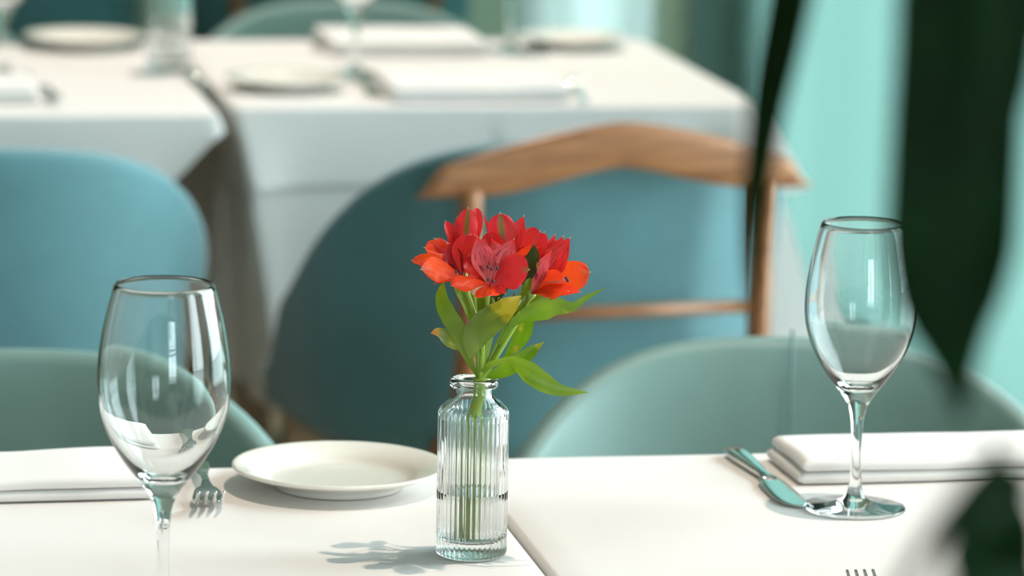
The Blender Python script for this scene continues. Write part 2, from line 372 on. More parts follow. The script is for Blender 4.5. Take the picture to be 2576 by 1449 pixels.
# ------------------------------------------------------------------ tables and cloths
GAPX = on_plane(1335, 1385).x
yn1 = on_plane(1292, 1150).y               # far edge of the near tables
yb0 = on_plane(1000, 268).y                # front edge of the back tables
TW, TD = .70, .745
TABLES = {}
def table(x0, x1, y0, y1, label):
    t = empty('dining_table', ((x0 + x1) / 2, (y0 + y1) / 2, 0)); w, d = (x1 - x0) / 2 - .006, (y1 - y0) / 2 - .006
    box('tabletop', (-w, -d, TZ - .034), (w, d, TZ - .006), 'oak', t, .003)
    for sx in (-1, 1):
        for sy in (-1, 1):
            cx, cy = sx * (w - .10), sy * (d - .10)
            box('leg', (cx - .025, cy - .025, 0), (cx + .025, cy + .025, TZ - .034), 'oak', t, .003)
    return tag(t, label, 'table', 'cloth-covered dining tables')
def cloth(name, x0, x1, y0, y1, z, drop, label, flare=.05, seed=0, hem=None, off=0.0, wave=.004, lean=None):
    """cloth lying on a table: flat top, rounded edge, hanging skirt with corner folds"""
    cx, cy = (x0 + x1) / 2, (y0 + y1) / 2; hx, hy = (x1 - x0) / 2 + off, (y1 - y0) / 2 + off
    r = .012; per = []                       # perimeter: (pos, normal, corner weight)
    def side(a, b, n, k=60):
        for i in range(k):
            t = i / k; per.append((a + (b - a) * t, n))
    cs = [(hx - r, hy - r, 0), (-(hx - r), hy - r, 90), (-(hx - r), -(hy - r), 180), (hx - r, -(hy - r), 270)]
    for q in range(4):
        ax, ay, a0 = cs[q]
        for i in range(9):
            a = R(a0 + i * 11.25 * 1.0); nn = V((math.cos(a), math.sin(a), 0))
            per.append((V((ax, ay, 0)) + nn * r, nn))
        bx, by, b0 = cs[(q + 1) % 4]; nb = V((math.cos(R(a0 + 90)), math.sin(R(a0 + 90)), 0))
        A = V((ax, ay, 0)) + nb * r; B = V((bx, by, 0)) + nb * r
        for i in range(1, 70): per.append((A + (B - A) * (i / 70), nb))
    N = len(per); verts, faces = [], []
    def corner(p):                          # 1 at a corner, 0 away from it
        d = math.hypot(hx - abs(p.x), hy - abs(p.y)); return math.exp(-(d / .055) ** 2)
    rows = []
    for s in (.02, .25, .5, .75, .92, .985):
        row = []
        for p, n in per:
            q = p * s; zz = .0006 * noise.noise(V((q.x * 6, q.y * 6, seed)))
            row.append(len(verts)); verts.append((cx + q.x, cy + q.y, z + zz))
        rows.append(row)
    er = .006                                # rounded table edge
    for k in range(1, 5):
        a = R(90 * k / 4); row = []
        for p, n in per:
            q = p - n * er + n * (er * math.sin(a)); row.append(len(verts)); verts.append((cx + q.x, cy + q.y, z - er + er * math.cos(a)))
        rows.append(row)
    nd = 16
    for k in range(1, nd + 1):
        t = k / nd; row = []
        for p, n in per:
            dl = (hem(p, hx, hy) if hem else drop) + .018 * corner(p) * drop / .37
            c = corner(p); d2 = math.hypot(hx - abs(p.x), hy - abs(p.y))
            out = flare * c * t + wave * t * (noise.noise(V((p.x * 9, p.y * 9, seed + t * .6))) + .6)
            out -= .25 * flare * t * math.exp(-((d2 - .085) / .03) ** 2)
            q = p + n * max(out, -.002)
            if lean and p.x < 0 and p.y < 0: q = p + n * (.004 * t) + V(lean) * (c * t)
            if lean and drop > .2 and p.x < -hx + .004: q = q + V((-.030 * t * math.exp(-((p.y + hy - .16) / .05) ** 2) + .03 * t * math.exp(-((p.y + hy - .09) / .03) ** 2), 0, 0))
            row.append(len(verts)); verts.append((cx + q.x, cy + q.y, z - er - dl * t))
        rows.append(row)
    faces.append(tuple(rows[0]))
    for A, B in zip(rows, rows[1:]):
        for i in range(N): faces.append((A[i], B[i], B[(i + 1) % N], A[(i + 1) % N]))
    o = link_mesh(name, verts, faces, 'cloth')
    s = o.modifiers.new('thickness', 'SOLIDIFY'); s.thickness = .0012; s.offset = -1
    return tag(o, label, 'tablecloth')
gx0, gx1 = GAPX - .0012, GAPX + .0012
table(gx0 - TW, gx0, yn1 - .012 - TD, yn1 - .012, 'dining table under white cloth at the left of the flower vase')
table(gx1, gx1 + TW + .05, yn1 - TD, yn1, 'dining table under white cloth right of the flower vase')
cloth('tablecloth', gx0 - TW, gx0, yn1 - .012 - TD, yn1 - .012, TZ, .22, 'white cloth under the flower vase and the near left wine glass', flare=.0, wave=0, seed=1)
cloth('tablecloth', gx1, gx1 + TW + .05, yn1 - TD, yn1, TZ, .22, 'white cloth under the butter knife and the near right wine glass', flare=.0, wave=0, seed=2)
# back pair: long under-cloth and a short square topper
bx_l = on_plane(545, 286).x; bx_r = on_plane(592, 268).x; ybl = on_plane(300, 288).y
table(bx_l - TW, bx_l, ybl, ybl + TD, 'dining table at the back left under white cloths')
table(bx_r, bx_r + TW, yb0, yb0 + TD, 'dining table at the back right under white cloths')
cloth('tablecloth', bx_r, bx_r + TW, yb0, yb0 + TD, TZ - .0015, .375, 'long white under-cloth hanging behind the chair with wooden rail', flare=.125, seed=4, wave=.008, lean=(.055, -.02, 0))
def hem_l(p, hx, hy):
    if p.y < -hy + .02: return min(.20, (.012 + (hx - p.x) * 1.12))
    return .16 if p.x < hx - .02 else .012
cloth('table_topper', bx_l - TW, bx_l, ybl, ybl + TD, TZ, .10, 'short white topper cloth whose corner folds back, back left table', flare=.004, seed=5, off=.004, hem=hem_l)
cloth('table_topper', bx_r, bx_r + TW, yb0, yb0 + TD, TZ, .098, 'short white topper cloth on the back right table', flare=.055, seed=6, off=.005, wave=.014, lean=(.022, -.018, 0))

# ------------------------------------------------------------------ chairs
def shell_mesh(name, mat, parent, tall=.775, arm=.615, drop=.07, th=.019):
    a, b, n = .272, .255, 2.5; plan = []
    for i in range(15): plan.append((-a - .0 * i, .17 - .17 * i / 15))
    for i in range(61):
        ang = math.pi + math.pi * i / 60; c, s = math.cos(ang), math.sin(ang)
        plan.append((a * math.copysign(abs(c) ** (2 / n), c), -b * abs(s) ** (2 / n)))
    for i in range(1, 16): plan.append((a, .17 * i / 15))
    verts, faces = [], []; m = len(plan); sec = None
    for i, (x, y) in enumerate(plan):
        p = V((x, y, 0)); t = V(plan[min(i + 1, m - 1)]) - V(plan[max(i - 1, 0)]); nrm = V((t.y, -t.x, 0)).normalized()
        u = sstep(.12, -.24, y); lat = abs(x) / a
        zt = arm + (tall - arm) * u - drop * (lat ** 3)
        if y > .05: zt -= .09 * sstep(.05, .17, y)
        zb = .40; col = []
        def pt(off, z):
            k = 1 + .10 * ((z - .45) / .33)          # leans outwards with height
            return V((x * k, y * k, z)) + nrm * off
        for k in range(13): col.append(pt(th, zb + (zt - th - zb) * k / 12))
        for k in range(1, 8):
            an = math.pi * k / 8; col.append(pt(th * math.cos(an), zt - th + th * math.sin(an)))
        for k in range(13): col.append(pt(-th, zt - th + (zb - zt + th) * k / 12))
        sec = len(col); verts += col
    for i in range(m - 1):
        for k in range(sec):
            k2 = (k + 1) % sec; faces.append((i * sec + k, (i + 1) * sec + k, (i + 1) * sec + k2, i * sec + k2))
    faces.append(tuple(range(sec))); faces.append(tuple((m - 1) * sec + k for k in range(sec))[::-1])
    return link_mesh(name, verts, faces, mat, parent)
def make_chair(mat, rail=False, seam=False):
    root = empty('dining_chair')
    back = shell_mesh('backrest', mat, root, .745, .645, .125, .013) if mat == 'sage' else shell_mesh('backrest', mat, root, .79)
    if seam:
        sweep('seam', [(0, -.218 - .0255 * ((z - .45) / .33) * .95, z) for z in [.5 + .0235 * i for i in range(12)]], .0016, 'thread', back, 6)
    # seat cushion
    pr = []; 
    verts, faces = [], []; K = 48
    for j, (s, z) in enumerate(((.86, .395), (.94, .40), (.965, .42), (.965, .45), (.93, .468), (.6, .476), (.02, .478))):
        for k in range(K):
            th = 2 * math.pi * k / K; c, sn = math.cos(th), math.sin(th)
            x = .235 * math.copysign(abs(c) ** .7, c) * s; y = .235 * math.copysign(abs(sn) ** .7, sn) * s + .015
            verts.append((x, y, z))
    for j in range(6):
        for k in range(K): faces.append((j * K + k, j * K + (k + 1) % K, (j + 1) * K + (k + 1) % K, (j + 1) * K + k))
    faces.append(tuple(range(K))[::-1]); faces.append(tuple(6 * K + k for k in range(K)))
    link_mesh('seat', verts, faces, mat, root)
    for sx in (-1, 1):
        for sy in (-1, 1):
            sweep('leg', [(sx * .17, sy * .17, .40), (sx * .195, sy * .2, .2), (sx * .215, sy * .225, 0)], [.02, .017, .012], 'wood', root, 12)
    if rail:
        yr = -.335
        for sx in (-1, 1):
            ps = [(sx * .178, -.215, .40), (sx * .180, -.30, .46), (sx * .181, yr + .006, .53)] + [(sx * .182, yr, .56 + .036 * i) for i in range(6)]
            sweep('post', catmull(ps, 20), .0145, 'wood', root, 12)
        sweep('crossbar', [(-.178, yr, .59), (0, yr, .59), (.178, yr, .59)], .0075, 'wood', root, 10)
        verts, faces = [], []; NS = 60; K = 20
        for i in range(NS + 1):
            s = -1 + 2 * i / NS; a = abs(s)
            sa = math.copysign(1 - (1 - a) ** 1.6, s) if a > .8 else s
            x = .245 * s
            top = .815 - .058 * a ** 1.5 - .030 * sstep(.87, 1.0, a)
            bot = .762 - .030 * sstep(.0, .72, a) ** .8
            if a > .72: bot = .732 - .002 * (a - .72)
            if top < bot + .004: top = bot + .004
            zc, hz = (top + bot) / 2, (top - bot) / 2; hy = .011 * (1 - .5 * sstep(.92, 1, a)); yc = yr + .010 * a * a - .004
            for k in range(K):
                an = 2 * math.pi * k / K; c, sn = math.cos(an), math.sin(an)
                verts.append((x, yc + hy * math.copysign(abs(c) ** .6, c), zc + hz * math.copysign(abs(sn) ** .6, sn)))
        for i in range(NS):
            for k in range(K): faces.append((i * K + k, i * K + (k + 1) % K, (i + 1) * K + (k + 1) % K, (i + 1) * K + k))
        faces.append(tuple(range(K))[::-1]); faces.append(tuple(NS * K + k for k in range(K)))
        link_mesh('top_rail', verts, faces, 'wood', root)
    return root
def put(o, x, y, rz=0, label=None, group=None):
    o.location = (x, y, 0); o.rotation_euler = (0, 0, rz); tag(o, label, 'chair', group)
    return o
blue = make_chair('blue'); rail = make_chair('blue', rail=True); sage = make_chair('sage', seam=True); plainsage = make_chair('sage')
YBACK = 4.72
RZ = R(8)
put(rail, at_y(1557, 400, YBACK).x - .335 * math.sin(RZ), YBACK + .335 * math.cos(RZ), RZ, 'blue upholstered chair with curved walnut coat-hanger rail behind the flowers')
put(blue, at_y(-95, 440, YBACK + .05).x, YBACK + .28, 0, 'plain blue upholstered chair at the left edge, behind the near wine glass')
put(sage, at_y(1945, 850, 3.62).x, 3.47, math.pi - .17, 'sage green chair tucked in behind the near right wine glass')
put(plainsage, at_y(-60, 850, 3.62).x, 3.47, math.pi - .17, 'sage green chair behind the folded napkin at the left edge')
FG = 'far chairs beyond the back tables'
put(copy_tree(plainsage), at_y(862, 30, 6.62).x, 6.36, math.pi, 'sage green chair on the far side of the back right table', FG).scale = (1, 1, 1.008)
put(copy_tree(plainsage), at_y(-310, 30, 6.62).x, 6.36, math.pi, 'sage green chair on the far side of the back left table, at the frame edge', FG)
r2 = put(copy_tree(rail), at_y(846, 10, 7.60).x, 7.60 + .335, 0, 'farthest chair with two walnut posts showing above the back right table', FG)
put(copy_tree(blue), at_y(-40, 10, 7.6).x, 7.86, 0, 'dark blue chair seen above the back left plate', FG)

# ------------------------------------------------------------------ tableware builders
def wine_glass(name='wine_glass'):
    root = empty(name)
    out = [(0, 0), (.0385, 0), (.0392, .0008), (.0385, .0018), (.030, .0026), (.020, .0040), (.011, .0068), (.0068, .011), (.0050, .018), (.0043, .030),
           (.0040, .045), (.0042, .058), (.0050, .069), (.0066, .077), (.0092, .0835), (.0135, .090), (.0190, .097), (.0255, .1055), (.0320, .116), (.0375, .128),
           (.0412, .140), (.0428, .152), (.0428, .164), (.0415, .178), (.0390, .193), (.0358, .207), (.0322, .2205)]
    inn = [(.0316, .2210), (.0311, .2205), (.0346, .207), (.0378, .193), (.0402, .178), (.0414, .164), (.0413, .152), (.0395, .140), (.0356, .1285), (.0300, .1175),
           (.0232, .1080), (.0165, .1010), (.0105, .0970), (.0050, .0952), (0, .0948)]
    def smooth(P, n):
        q = catmull([V((a, b, 0)) for a, b in P], n); return [(max(0, v.x), v.y) for v in q]
    prof = out[:4] + smooth(out[3:], 90)[1:] + smooth(inn, 60)
    prof[0] = (0, 0); prof[-1] = (0, .0948)
    lathe('glass_body', prof, 'glass', root, 96)
    return root
def bottle_vase(water=True):
    root = empty('bud_vase')
    prof = [(0, .0012), (.016, .0008), (.0235, .0), (.0252, .0012), (.0258, .0035), (.0258, .006), (.0258, .03), (.0258, .06), (.0258, .09), (.0258, .1045), (.0254, .1065), (.0240, .1085),
            (.0190, .1135), (.0150, .1165), (.0134, .118), (.0130, .120), (.0128, .1225), (.0130, .1232), (.0165, .1236), (.0175, .1250), (.0177, .1272), (.0172, .1292), (.0160, .130),
            (.0125, .130), (.0112, .1292), (.0105, .1275), (.0104, .122), (.0106, .118), (.0125, .1150), (.0165, .1118), (.0212, .1070), (.0228, .1040), (.0232, .100),
            (.0232, .07), (.0232, .04), (.0232, .018), (.0222, .0135), (.0190, .0115), (.010, .0108), (0, .0107)]
    NR = 40
    def ribs(i, a, r, z):
        if 4 <= i <= 10 or i == 3:
            amp = {3: .0003, 4: .0005, 10: .0003, 9: .0006}.get(i, .00085)
            return r - amp * (1 - abs(math.cos(a * NR / 2)) * 1.0) * 1.6
        return r
    lathe('glass_body', prof, 'glass', root, NR * 8, ribs)
    if water:
        lathe('water', [(0, .0106), (.010, .0107), (.0190, .01145), (.0223, .01345), (.02325, .018), (.02325, .04), (.02325, .0470), (.0222, .0470), (.0205, .0470), (0, .0470)], 'water', root, 96)
    return root
def plate():
    root = empty('side_plate')
    prof = [(0, .004), (.044, .004), (.047, .0005), (.0495, .0), (.051, .001), (.052, .004), (.060, .0072), (.072, .0115), (.0815, .0150), (.0832, .0162), (.0832, .0174), (.0822, .0182),
            (.080, .0180), (.0715, .0155), (.064, .0133), (.0585, .0105), (.0555, .0080), (.052, .0068), (.040, .0064), (0, .0063)]
    lathe('plate_body', prof, 'china', root, 96)
    return root
def fork():
    root = empty('fork'); 
    # profile along +y (tips at +y): centre height and half width
    def zc(s):
        return catz(s)
    Z = [(0, .0030), (.03, .0036), (.06, .0070), (.085, .0105), (.105, .0115), (.120, .0085), (.134, .0035), (.146, .0030), (.158, .0080), (.170, .0150), (.176, .0185)]
    def catz(y):
        for (a, za), (b, zb) in zip(Z, Z[1:]):
            if y <= b:
                t = (y - a) / (b - a); t = t * t * (3 - 2 * t) * .5 + t * .5; return za + (zb - za) * t
        return Z[-1][1]
    Wd = [(0, .0035), (.004, .0066), (.012, .0082), (.025, .0078), (.05, .0050), (.08, .0032), (.105, .0030), (.115, .0045), (.125, .0100), (.134, .0118), (.142, .0121)]
    def wid(y):
        for (a, za), (b, zb) in zip(Wd, Wd[1:]):
            if y <= b: return za + (zb - za) * (y - a) / (b - a)
        return Wd[-1][1]
    def strip(name, ys, cx, hw, th):
        verts, faces = [], []; K = 10
        for y in ys:
            w_, z, x0 = hw(y), catz(y), cx(y)
            for k in range(K):
                an = 2 * math.pi * k / K; c, s = math.cos(an), math.sin(an)
                verts.append((x0 + w_ * math.copysign(abs(c) ** .7, c), y, max(.0002, z + th * math.copysign(abs(s) ** .7, s) + .0022 * (abs(c) ** 2) * (w_ / .012))))
        n = len(ys)
        for i in range(n - 1):
            for k in range(K): faces.append((i * K + k, i * K + (k + 1) % K, (i + 1) * K + (k + 1) % K, (i + 1) * K + k))
        faces.append(tuple(range(K))[::-1]); faces.append(tuple((n - 1) * K + k for k in range(K)))
        return link_mesh(name, verts, faces, 'steel', root)
    strip('handle', [.142 * i / 50 for i in range(51)], lambda y: 0, wid, .0013)
    for q in range(4):
        x0 = -.0097 + .00647 * q
        strip('tine', [.138 + .038 * i / 14 for i in range(15)], lambda y, x0=x0: x0 * (1 - .04 * (y - .138) / .038), lambda y: .0021 - .0010 * sstep(.15, .176, y), .0010)
    return root
def butter_knife():
    root = empty('butter_knife')
    def strip(name, rows, mat='steel'):
        verts, faces = [], []; K = 12
        for (y, xl, xr, z0, z1) in rows:
            cx, w_, zc_, h = (xl + xr) / 2, (xr - xl) / 2, (z0 + z1) / 2, (z1 - z0) / 2
            for k in range(K):
                an = 2 * math.pi * k / K + .26; c, s = math.cos(an), math.sin(an)
                verts.append((cx + w_ * math.copysign(abs(c) ** .45, c), y, zc_ + h * math.copysign(abs(s) ** .45, s)))
        n = len(rows)
        for i in range(n - 1):
            for k in range(K): faces.append((i * K + k, i * K + (k + 1) % K, (i + 1) * K + (k + 1) % K, (i + 1) * K + k))
        faces.append(tuple(range(K))[::-1]); faces.append(tuple((n - 1) * K + k for k in range(K)))
        return link_mesh(name, verts, faces, mat, root)
    strip('handle', [(0, -.004, .004, .001, .005), (.004, -.0078, .0078, .0003, .0068), (.02, -.0082, .0082, .0002, .0072), (.05, -.0066, .0066, .0006, .0068), (.078, -.0048, .0048, .0012, .0062),
                     (.088, -.0042, .0042, .0014, .0058), (.096, -.0062, .0052, .0016, .0048), (.102, -.0085, .0060, .0020, .0040)])
    b = strip('blade', [(.100, -.0080, .0062, .0020, .0038), (.108, -.0090, .0100, .0022, .0036), (.125, -.0092, .0122, .0022, .0034), (.150, -.0092, .0134, .0018, .0030), (.168, -.0090, .0126, .0012, .0024),
                    (.178, -.0078, .0095, .0008, .0019), (.184, -.0050, .0050, .0006, .0016), (.186, -.002, .002, .0006, .0014)])
    return root
def napkin(L, D, layers, th, seed, name='folded_napkin'):
    """linen folded into a stack of layers; front edge (-y) shows the rounded folds; origin at front left corner"""
    root = empty(name)
    for q in range(layers):
        verts, faces = [], []; NX = 60; prof = []
        z0 = q * (th * 1.0); r = th * .48
        for k in range(9):
            an = R(90 + 180 * k / 8); prof.append((r + r * math.cos(an), z0 + th * .5 + r * math.sin(an)))
        prof = prof[::-1]
        loop = [(r * .9, z0 + th * .02)] if 0 else []
        bottom = [(D - r - (D - 2 * r) * k / 14, z0 + th * .02) for k in range(15)]
        topp = [(r + (D - 2 * r) * k / 14, z0 + th * .98) for k in range(15)]
        back = [(D - r + r * math.cos(R(90 - 180 * k / 8)), z0 + th * .5 + r * math.sin(R(90 - 180 * k / 8))) for k in range(1, 8)]
        front = [(r - r * math.sin(R(180 * k / 8)), z0 + th * .5 - r * math.cos(R(180 * k / 8))) for k in range(1, 8)]
        loop = topp + back + bottom + front; K = len(loop)
        for i in range(NX + 1):
            x = L * i / NX; sq = 1 - .45 * (1 - min(1, min(x, L - x) / .006)) ** 2
            for (y, z) in loop:
                hh = .0030 * (noise.noise(V((x * 10, y * 14, seed))) + .25) * ((q + 1) / layers) * (z / (layers * th))
                yy = y + .0012 * noise.noise(V((x * 16, q * 3, seed + 5)))
                zm = z0 + th * .5
                xs = x + .0035 * q * (1 if x < L / 2 else -1) * (1 - min(1, min(x, L - x) / .02)) + .002 * noise.noise(V((y * 20, q, seed)))
                verts.append((xs, yy, max(.0001, zm + (z - zm) * sq + (hh if q == layers - 1 or z > zm else hh * .7))))
        for i in range(NX):
            for k in range(K): faces.append((i * K + k, i * K + (k + 1) % K, (i + 1) * K + (k + 1) % K, (i + 1) * K + k))
        faces.append(tuple(range(K))[::-1]); faces.append(tuple(NX * K + k for k in range(K)))
        link_mesh('fold_layer', verts, faces, 'napkin', root)
    return root
def at(o, p, rz=0, s=1, label=None, cat=None, group=None):
    o.location = p; o.rotation_euler = (0, 0, rz); o.scale = (s, s, s); tag(o, label, cat, group); return o
def tz(px, py): return on_plane(px, py, TZ + .0008)

# near settings
GG = 'wine glasses'; PG = 'side plates'; NG = 'folded napkins'; FGp = 'forks'
g1 = wine_glass()
sl = 1.045
def glass_base(px, rim_y, s):
    lo, hi = 1300, 1700
    for _ in range(40):
        md = (lo + hi) / 2; b = on_plane(px, md); y = project(b + V((0, 0, .2208 * s)))[1]
        if y > rim_y: hi = md
        else: lo = md
    return tz(px, lo)
at(g1, glass_base(409, 717, sl), 0, sl, 'empty stemmed wine glass in sharp focus at the near left', 'wine glass', GG)
at(copy_tree(g1), tz(2149, 1278), .3, 1, 'empty stemmed wine glass beside the butter knife, partly behind dark leaf', 'wine glass', GG)
p1 = plate(); pc = on_plane(853, 1171, TZ + .017)
at(p1, (pc.x, pc.y, TZ + .0008), 0, 1, 'round cream side plate left of the flower vase', 'plate', PG)
f1 = fork()
a, b = tz(499, 1172), tz(528, 1288); d = b - a
at(f1, a, math.atan2(-d.x, d.y), d.length / .160, 'steel fork with tines towards the camera between napkin and plate', 'fork', FGp)
f2 = copy_tree(f1); tip = on_plane(2163, 1440, TZ + .018)
at(f2, (tip.x, tip.y - .176, TZ + .0008), 0, 1, 'steel fork with only its tine tips showing at the bottom frame edge', 'fork', FGp)
k1 = butter_knife(); a, b = tz(1842, 1143), tz(2012, 1276); d = b - a
at(k1, a, math.atan2(-d.x, d.y), d.length / .184, 'steel butter knife lying left of the right napkin', 'knife')
n1 = napkin(.30, .100, 2, .0095, 3.3); n1p = tz(2010, 1222)
at(n1, n1p, R(.5), 1, 'folded white napkin behind the near right wine glass', 'napkin', NG)
n2 = napkin(.30, .108, 2, .0085, 8.1); a = tz(398, 1257)
at(n2, (a.x - .30, a.y - .004, a.z), R(.8), 1, 'folded white napkin behind the near left wine glass', 'napkin', NG)
vs = bottle_vase(); at(vs, VASE + V((0, 0, .0008)), 0, 1, 'ribbed clear glass bottle vase half filled with water, holding red flowers', 'vase')

# back settings
BG = 'blurred tableware on the back tables'
def bz(px, py): return on_plane(px, py, TZ + .0012)
at(copy_tree(g1), bz(893, 186), 0, 1, 'blurred wine glass between plate and napkin, front of the back right table', 'wine glass', GG)
at(copy_tree(g1), bz(1283, 128), 0, 1, 'blurred wine glass beside the farthest plate on the back right table', 'wine glass', GG)
at(copy_tree(g1), bz(8, 190), 0, 1, 'blurred wine glass at the left frame edge on the back left table', 'wine glass', GG)
at(copy_tree(p1), on_plane(212, 118, TZ + .0012), 0, 1.05, 'blurred cream plate on the back left table', 'plate', PG)
at(copy_tree(p1), on_plane(718, 222, TZ + .0012), 0, .98, 'blurred cream plate at the front of the back right table', 'plate', PG)
at(copy_tree(p1), on_plane(1438, 117, TZ + .0012), 0, .95, 'blurred cream plate at the far right of the back right table', 'plate', PG)
v2 = bottle_vase(True); at(v2, bz(424, 178), 0, 1.22, 'blurred clear glass bottle vase on the back left table', 'vase')
sweep('cut_stem', [(.0, .0, .012), (.003, .002, .08), (.004, 0, .14), (.01, 0, .2)], .0028, 'stem', v2)
def nap_back(px0, px1, py_front, py_back, label, seed):
    a, b = bz(px0, py_front), bz(px1, py_front); c = bz(px0, py_back)
    o = napkin(b.x - a.x, c.y - a.y, 2, .010, seed); return at(o, a, 0, 1, label, 'napkin', NG)
nap_back(835, 1235, 142, 100, 'blurred folded napkin at the back of the back right table', 2.2)
nap_back(985, 1440, 258, 215, 'blurred folded napkin at the front of the back right table', 5.7)
nap_back(-300, 100, 262, 222, 'blurred folded napkin at the left frame edge, back left table', 9.4)
def cut(src, a, b, ln, label, cat, grp):
    a, b = bz(*a), bz(*b); d = b - a
    return at(copy_tree(src), a, math.atan2(-d.x, d.y), ln, label, cat, grp)
cut(f1, (108, 222), (135, 262), 1, 'blurred fork beside the napkin at the left frame edge', 'fork', FGp)
cut(f1, (790, 95), (812, 130), 1, 'blurred fork at the left of the rear napkin', 'fork', FGp)
cut(k1, (905, 205), (960, 250), .9, 'blurred knife between plate and front napkin on the back right table', 'knife', 'knives')
cut(f1, (1470, 262), (1440, 222), .9, 'blurred fork at the right end of the front napkin', 'fork', FGp)
cut(k1, (455, 178), (510, 215), .9, 'blurred knife beside the back vase', 'knife', 'knives')

# ------------------------------------------------------------------ the flowers
def pv(px, py, off=0.0):
    """pixel to a point in the upright plane through the vase axis, moved back by off"""
    d = ray(px, py); base = VASE + FH * off
    return CAM + d * ((base - CAM).dot(FH) / d.dot(FH))
def z(zx, zy, off=0.0): return pv(1000 + zx / 2.684, 480 + zy / 2.684, off)
ZP = (1 / 2.684) * ((VASE - CAM).length / FPX)          # metres per zoomed pixel
flw = empty('flower_stem', VASE + V((0, 0, .0108)))
tag(flw, 'cut stem of red and orange alstroemeria blooms with green leaves in the vase', 'flower')
def wl(o, parent):                                       # keep world coordinates under a parent
    o.parent = parent; o.matrix_parent_inverse = Matrix.Translation(-flw.location) if parent is flw else Matrix.Identity(4); return o
TOC = (CAM - VASE).normalized(); TOCH = -FH
def petal(base, tip, width, mat, parent, bulge=.2, n=None, cup=.35, kind='outer', curl=0.0, bdir=None):
    base, tip = V(base), V(tip); L = (tip - base).length
    N = (V(n) if n is not None else (TOCH * .75 + ZU * .66)).normalized()
    bd = (V(bdir) if bdir is not None else N).normalized()
    ctrl = (base + tip) * .5 + bd * (bulge * L); NV, NU = 20, 11; verts, faces, uvs = [], [], []
    hw = width * ZP / 2
    for j in range(NV + 1):
        t0 = j / NV; t = min(1, t0 / .95)
        p = base * (1 - t) ** 2 + ctrl * 2 * t * (1 - t) + tip * t * t
        T = ((ctrl - base) * (1 - t) + (tip - ctrl) * t).normalized()
        S = T.cross(N).normalized(); NN = S.cross(T).normalized()
        if kind == 'outer':
            w_ = hw * (.16 + .84 * sstep(0, .62, t)) * math.sqrt(max(0, 1 - max(0, (t - .66) / .34) ** 2.3))
        else:
            w_ = hw * (.20 + .80 * sstep(0, .55, t)) * max(0, 1 - max(0, (t - .55) / .45) ** 1.7)
        if t0 > .95: w_ = hw * .045 * (1.6 - (t0 - .95) / .05)
        w_ = max(w_, hw * .03)
        for i in range(NU):
            u = -1 + 2 * i / (NU - 1)
            ruff = .10 * w_ * math.sin(9 * t + 5 * u + width) * abs(u) * t
            if t0 > .95: p = tip + (tip - ctrl).normalized() * (t0 - .95) * .022
            ruff += .05 * w_ * noise.noise(V((t * 5, u * 3, width * .37))) * 2
            q = p + S * (u * w_) + NN * (cup * w_ * u * u + ruff) - NN * (curl * L * max(0, t - .6) ** 2 * 4)
            verts.append(q); uvs.append(((u + 1) / 2, t0))
    for j in range(NV):
        for i in range(NU - 1):
            a = j * NU + i; faces.append((a, a + 1, a + NU + 1, a + NU))
    o = link_mesh('petal', verts, faces, mat, None, True, uvs); wl(o, parent)
    return o
NODE = z(556, 1262, 0)
def flower(base, mid, r0=.0019):
    """pedicel with its receptacle; returns the part that carries the petals"""
    pts = catmull([NODE + V((0, 0, -.004)), mid, base], 22); n = len(pts)
    rad = [r0 * (1 - .25 * i / n) + .0022 * sstep(.86, 1, i / (n - 1)) for i in range(n)]
    o = sweep('flower', pts, rad, 'stem', None, 8); wl(o, flw); return o
def stamen(parent, a, b, anth=True):
    mid = (a + b) / 2 + TOCH * .004
    o = sweep('stamen', catmull([a, mid, b], 8), .00035, 'filament', None, 5); o.parent = parent
    if anth:
        v, f = [], []
        bm = bmesh.new(); bmesh.ops.create_icosphere(bm, subdivisions=2, radius=1)
        for w_ in bm.verts: w_.co = b + V((w_.co.x * .0010, w_.co.y * .0010, w_.co.z * .0014))
        me = bpy.data.meshes.new('anther'); bm.to_mesh(me); bm.free(); me.materials.append(MAT['anther'])
        for pl in me.polygons: pl.use_smooth = True
        q = bpy.data.objects.new('anther', me); C.objects.link(q); q.parent = parent
UPV = ZU; LEFT = -RH; RIGHT = RH
# back left bloom
B = z(440, 520, .030); F = flower(B, z(520, 900, .014))
petal(B, z(478, 118, .036), 150, 'p_red_g', F, .10, TOCH + ZU * .1, -.3)
petal(B, z(540, 112, .046), 110, 'p_red', F, .06, TOCH + RH * .4, .3)
petal(B, z(400, 182, .030), 105, 'p_streak', F, .05, TOCH - RH * .3, .3, 'inner')
petal(B, z(325, 205, .040), 80, 'p_red', F, .08, TOCH + RH * .5, .4)
petal(B, z(185, 384, .028), 150, 'p_orange', F, .18, TOCH * .7 + ZU * .7, .3, bdir=ZU)
petal(B, z(252, 322, .034), 130, 'p_red_g', F, .12, ZU + TOCH * .5, -.2, bdir=ZU)
petal(B, z(520, 300, .018), 120, 'p_orange', F, .10, TOCH + ZU * .3, .3, 'inner')
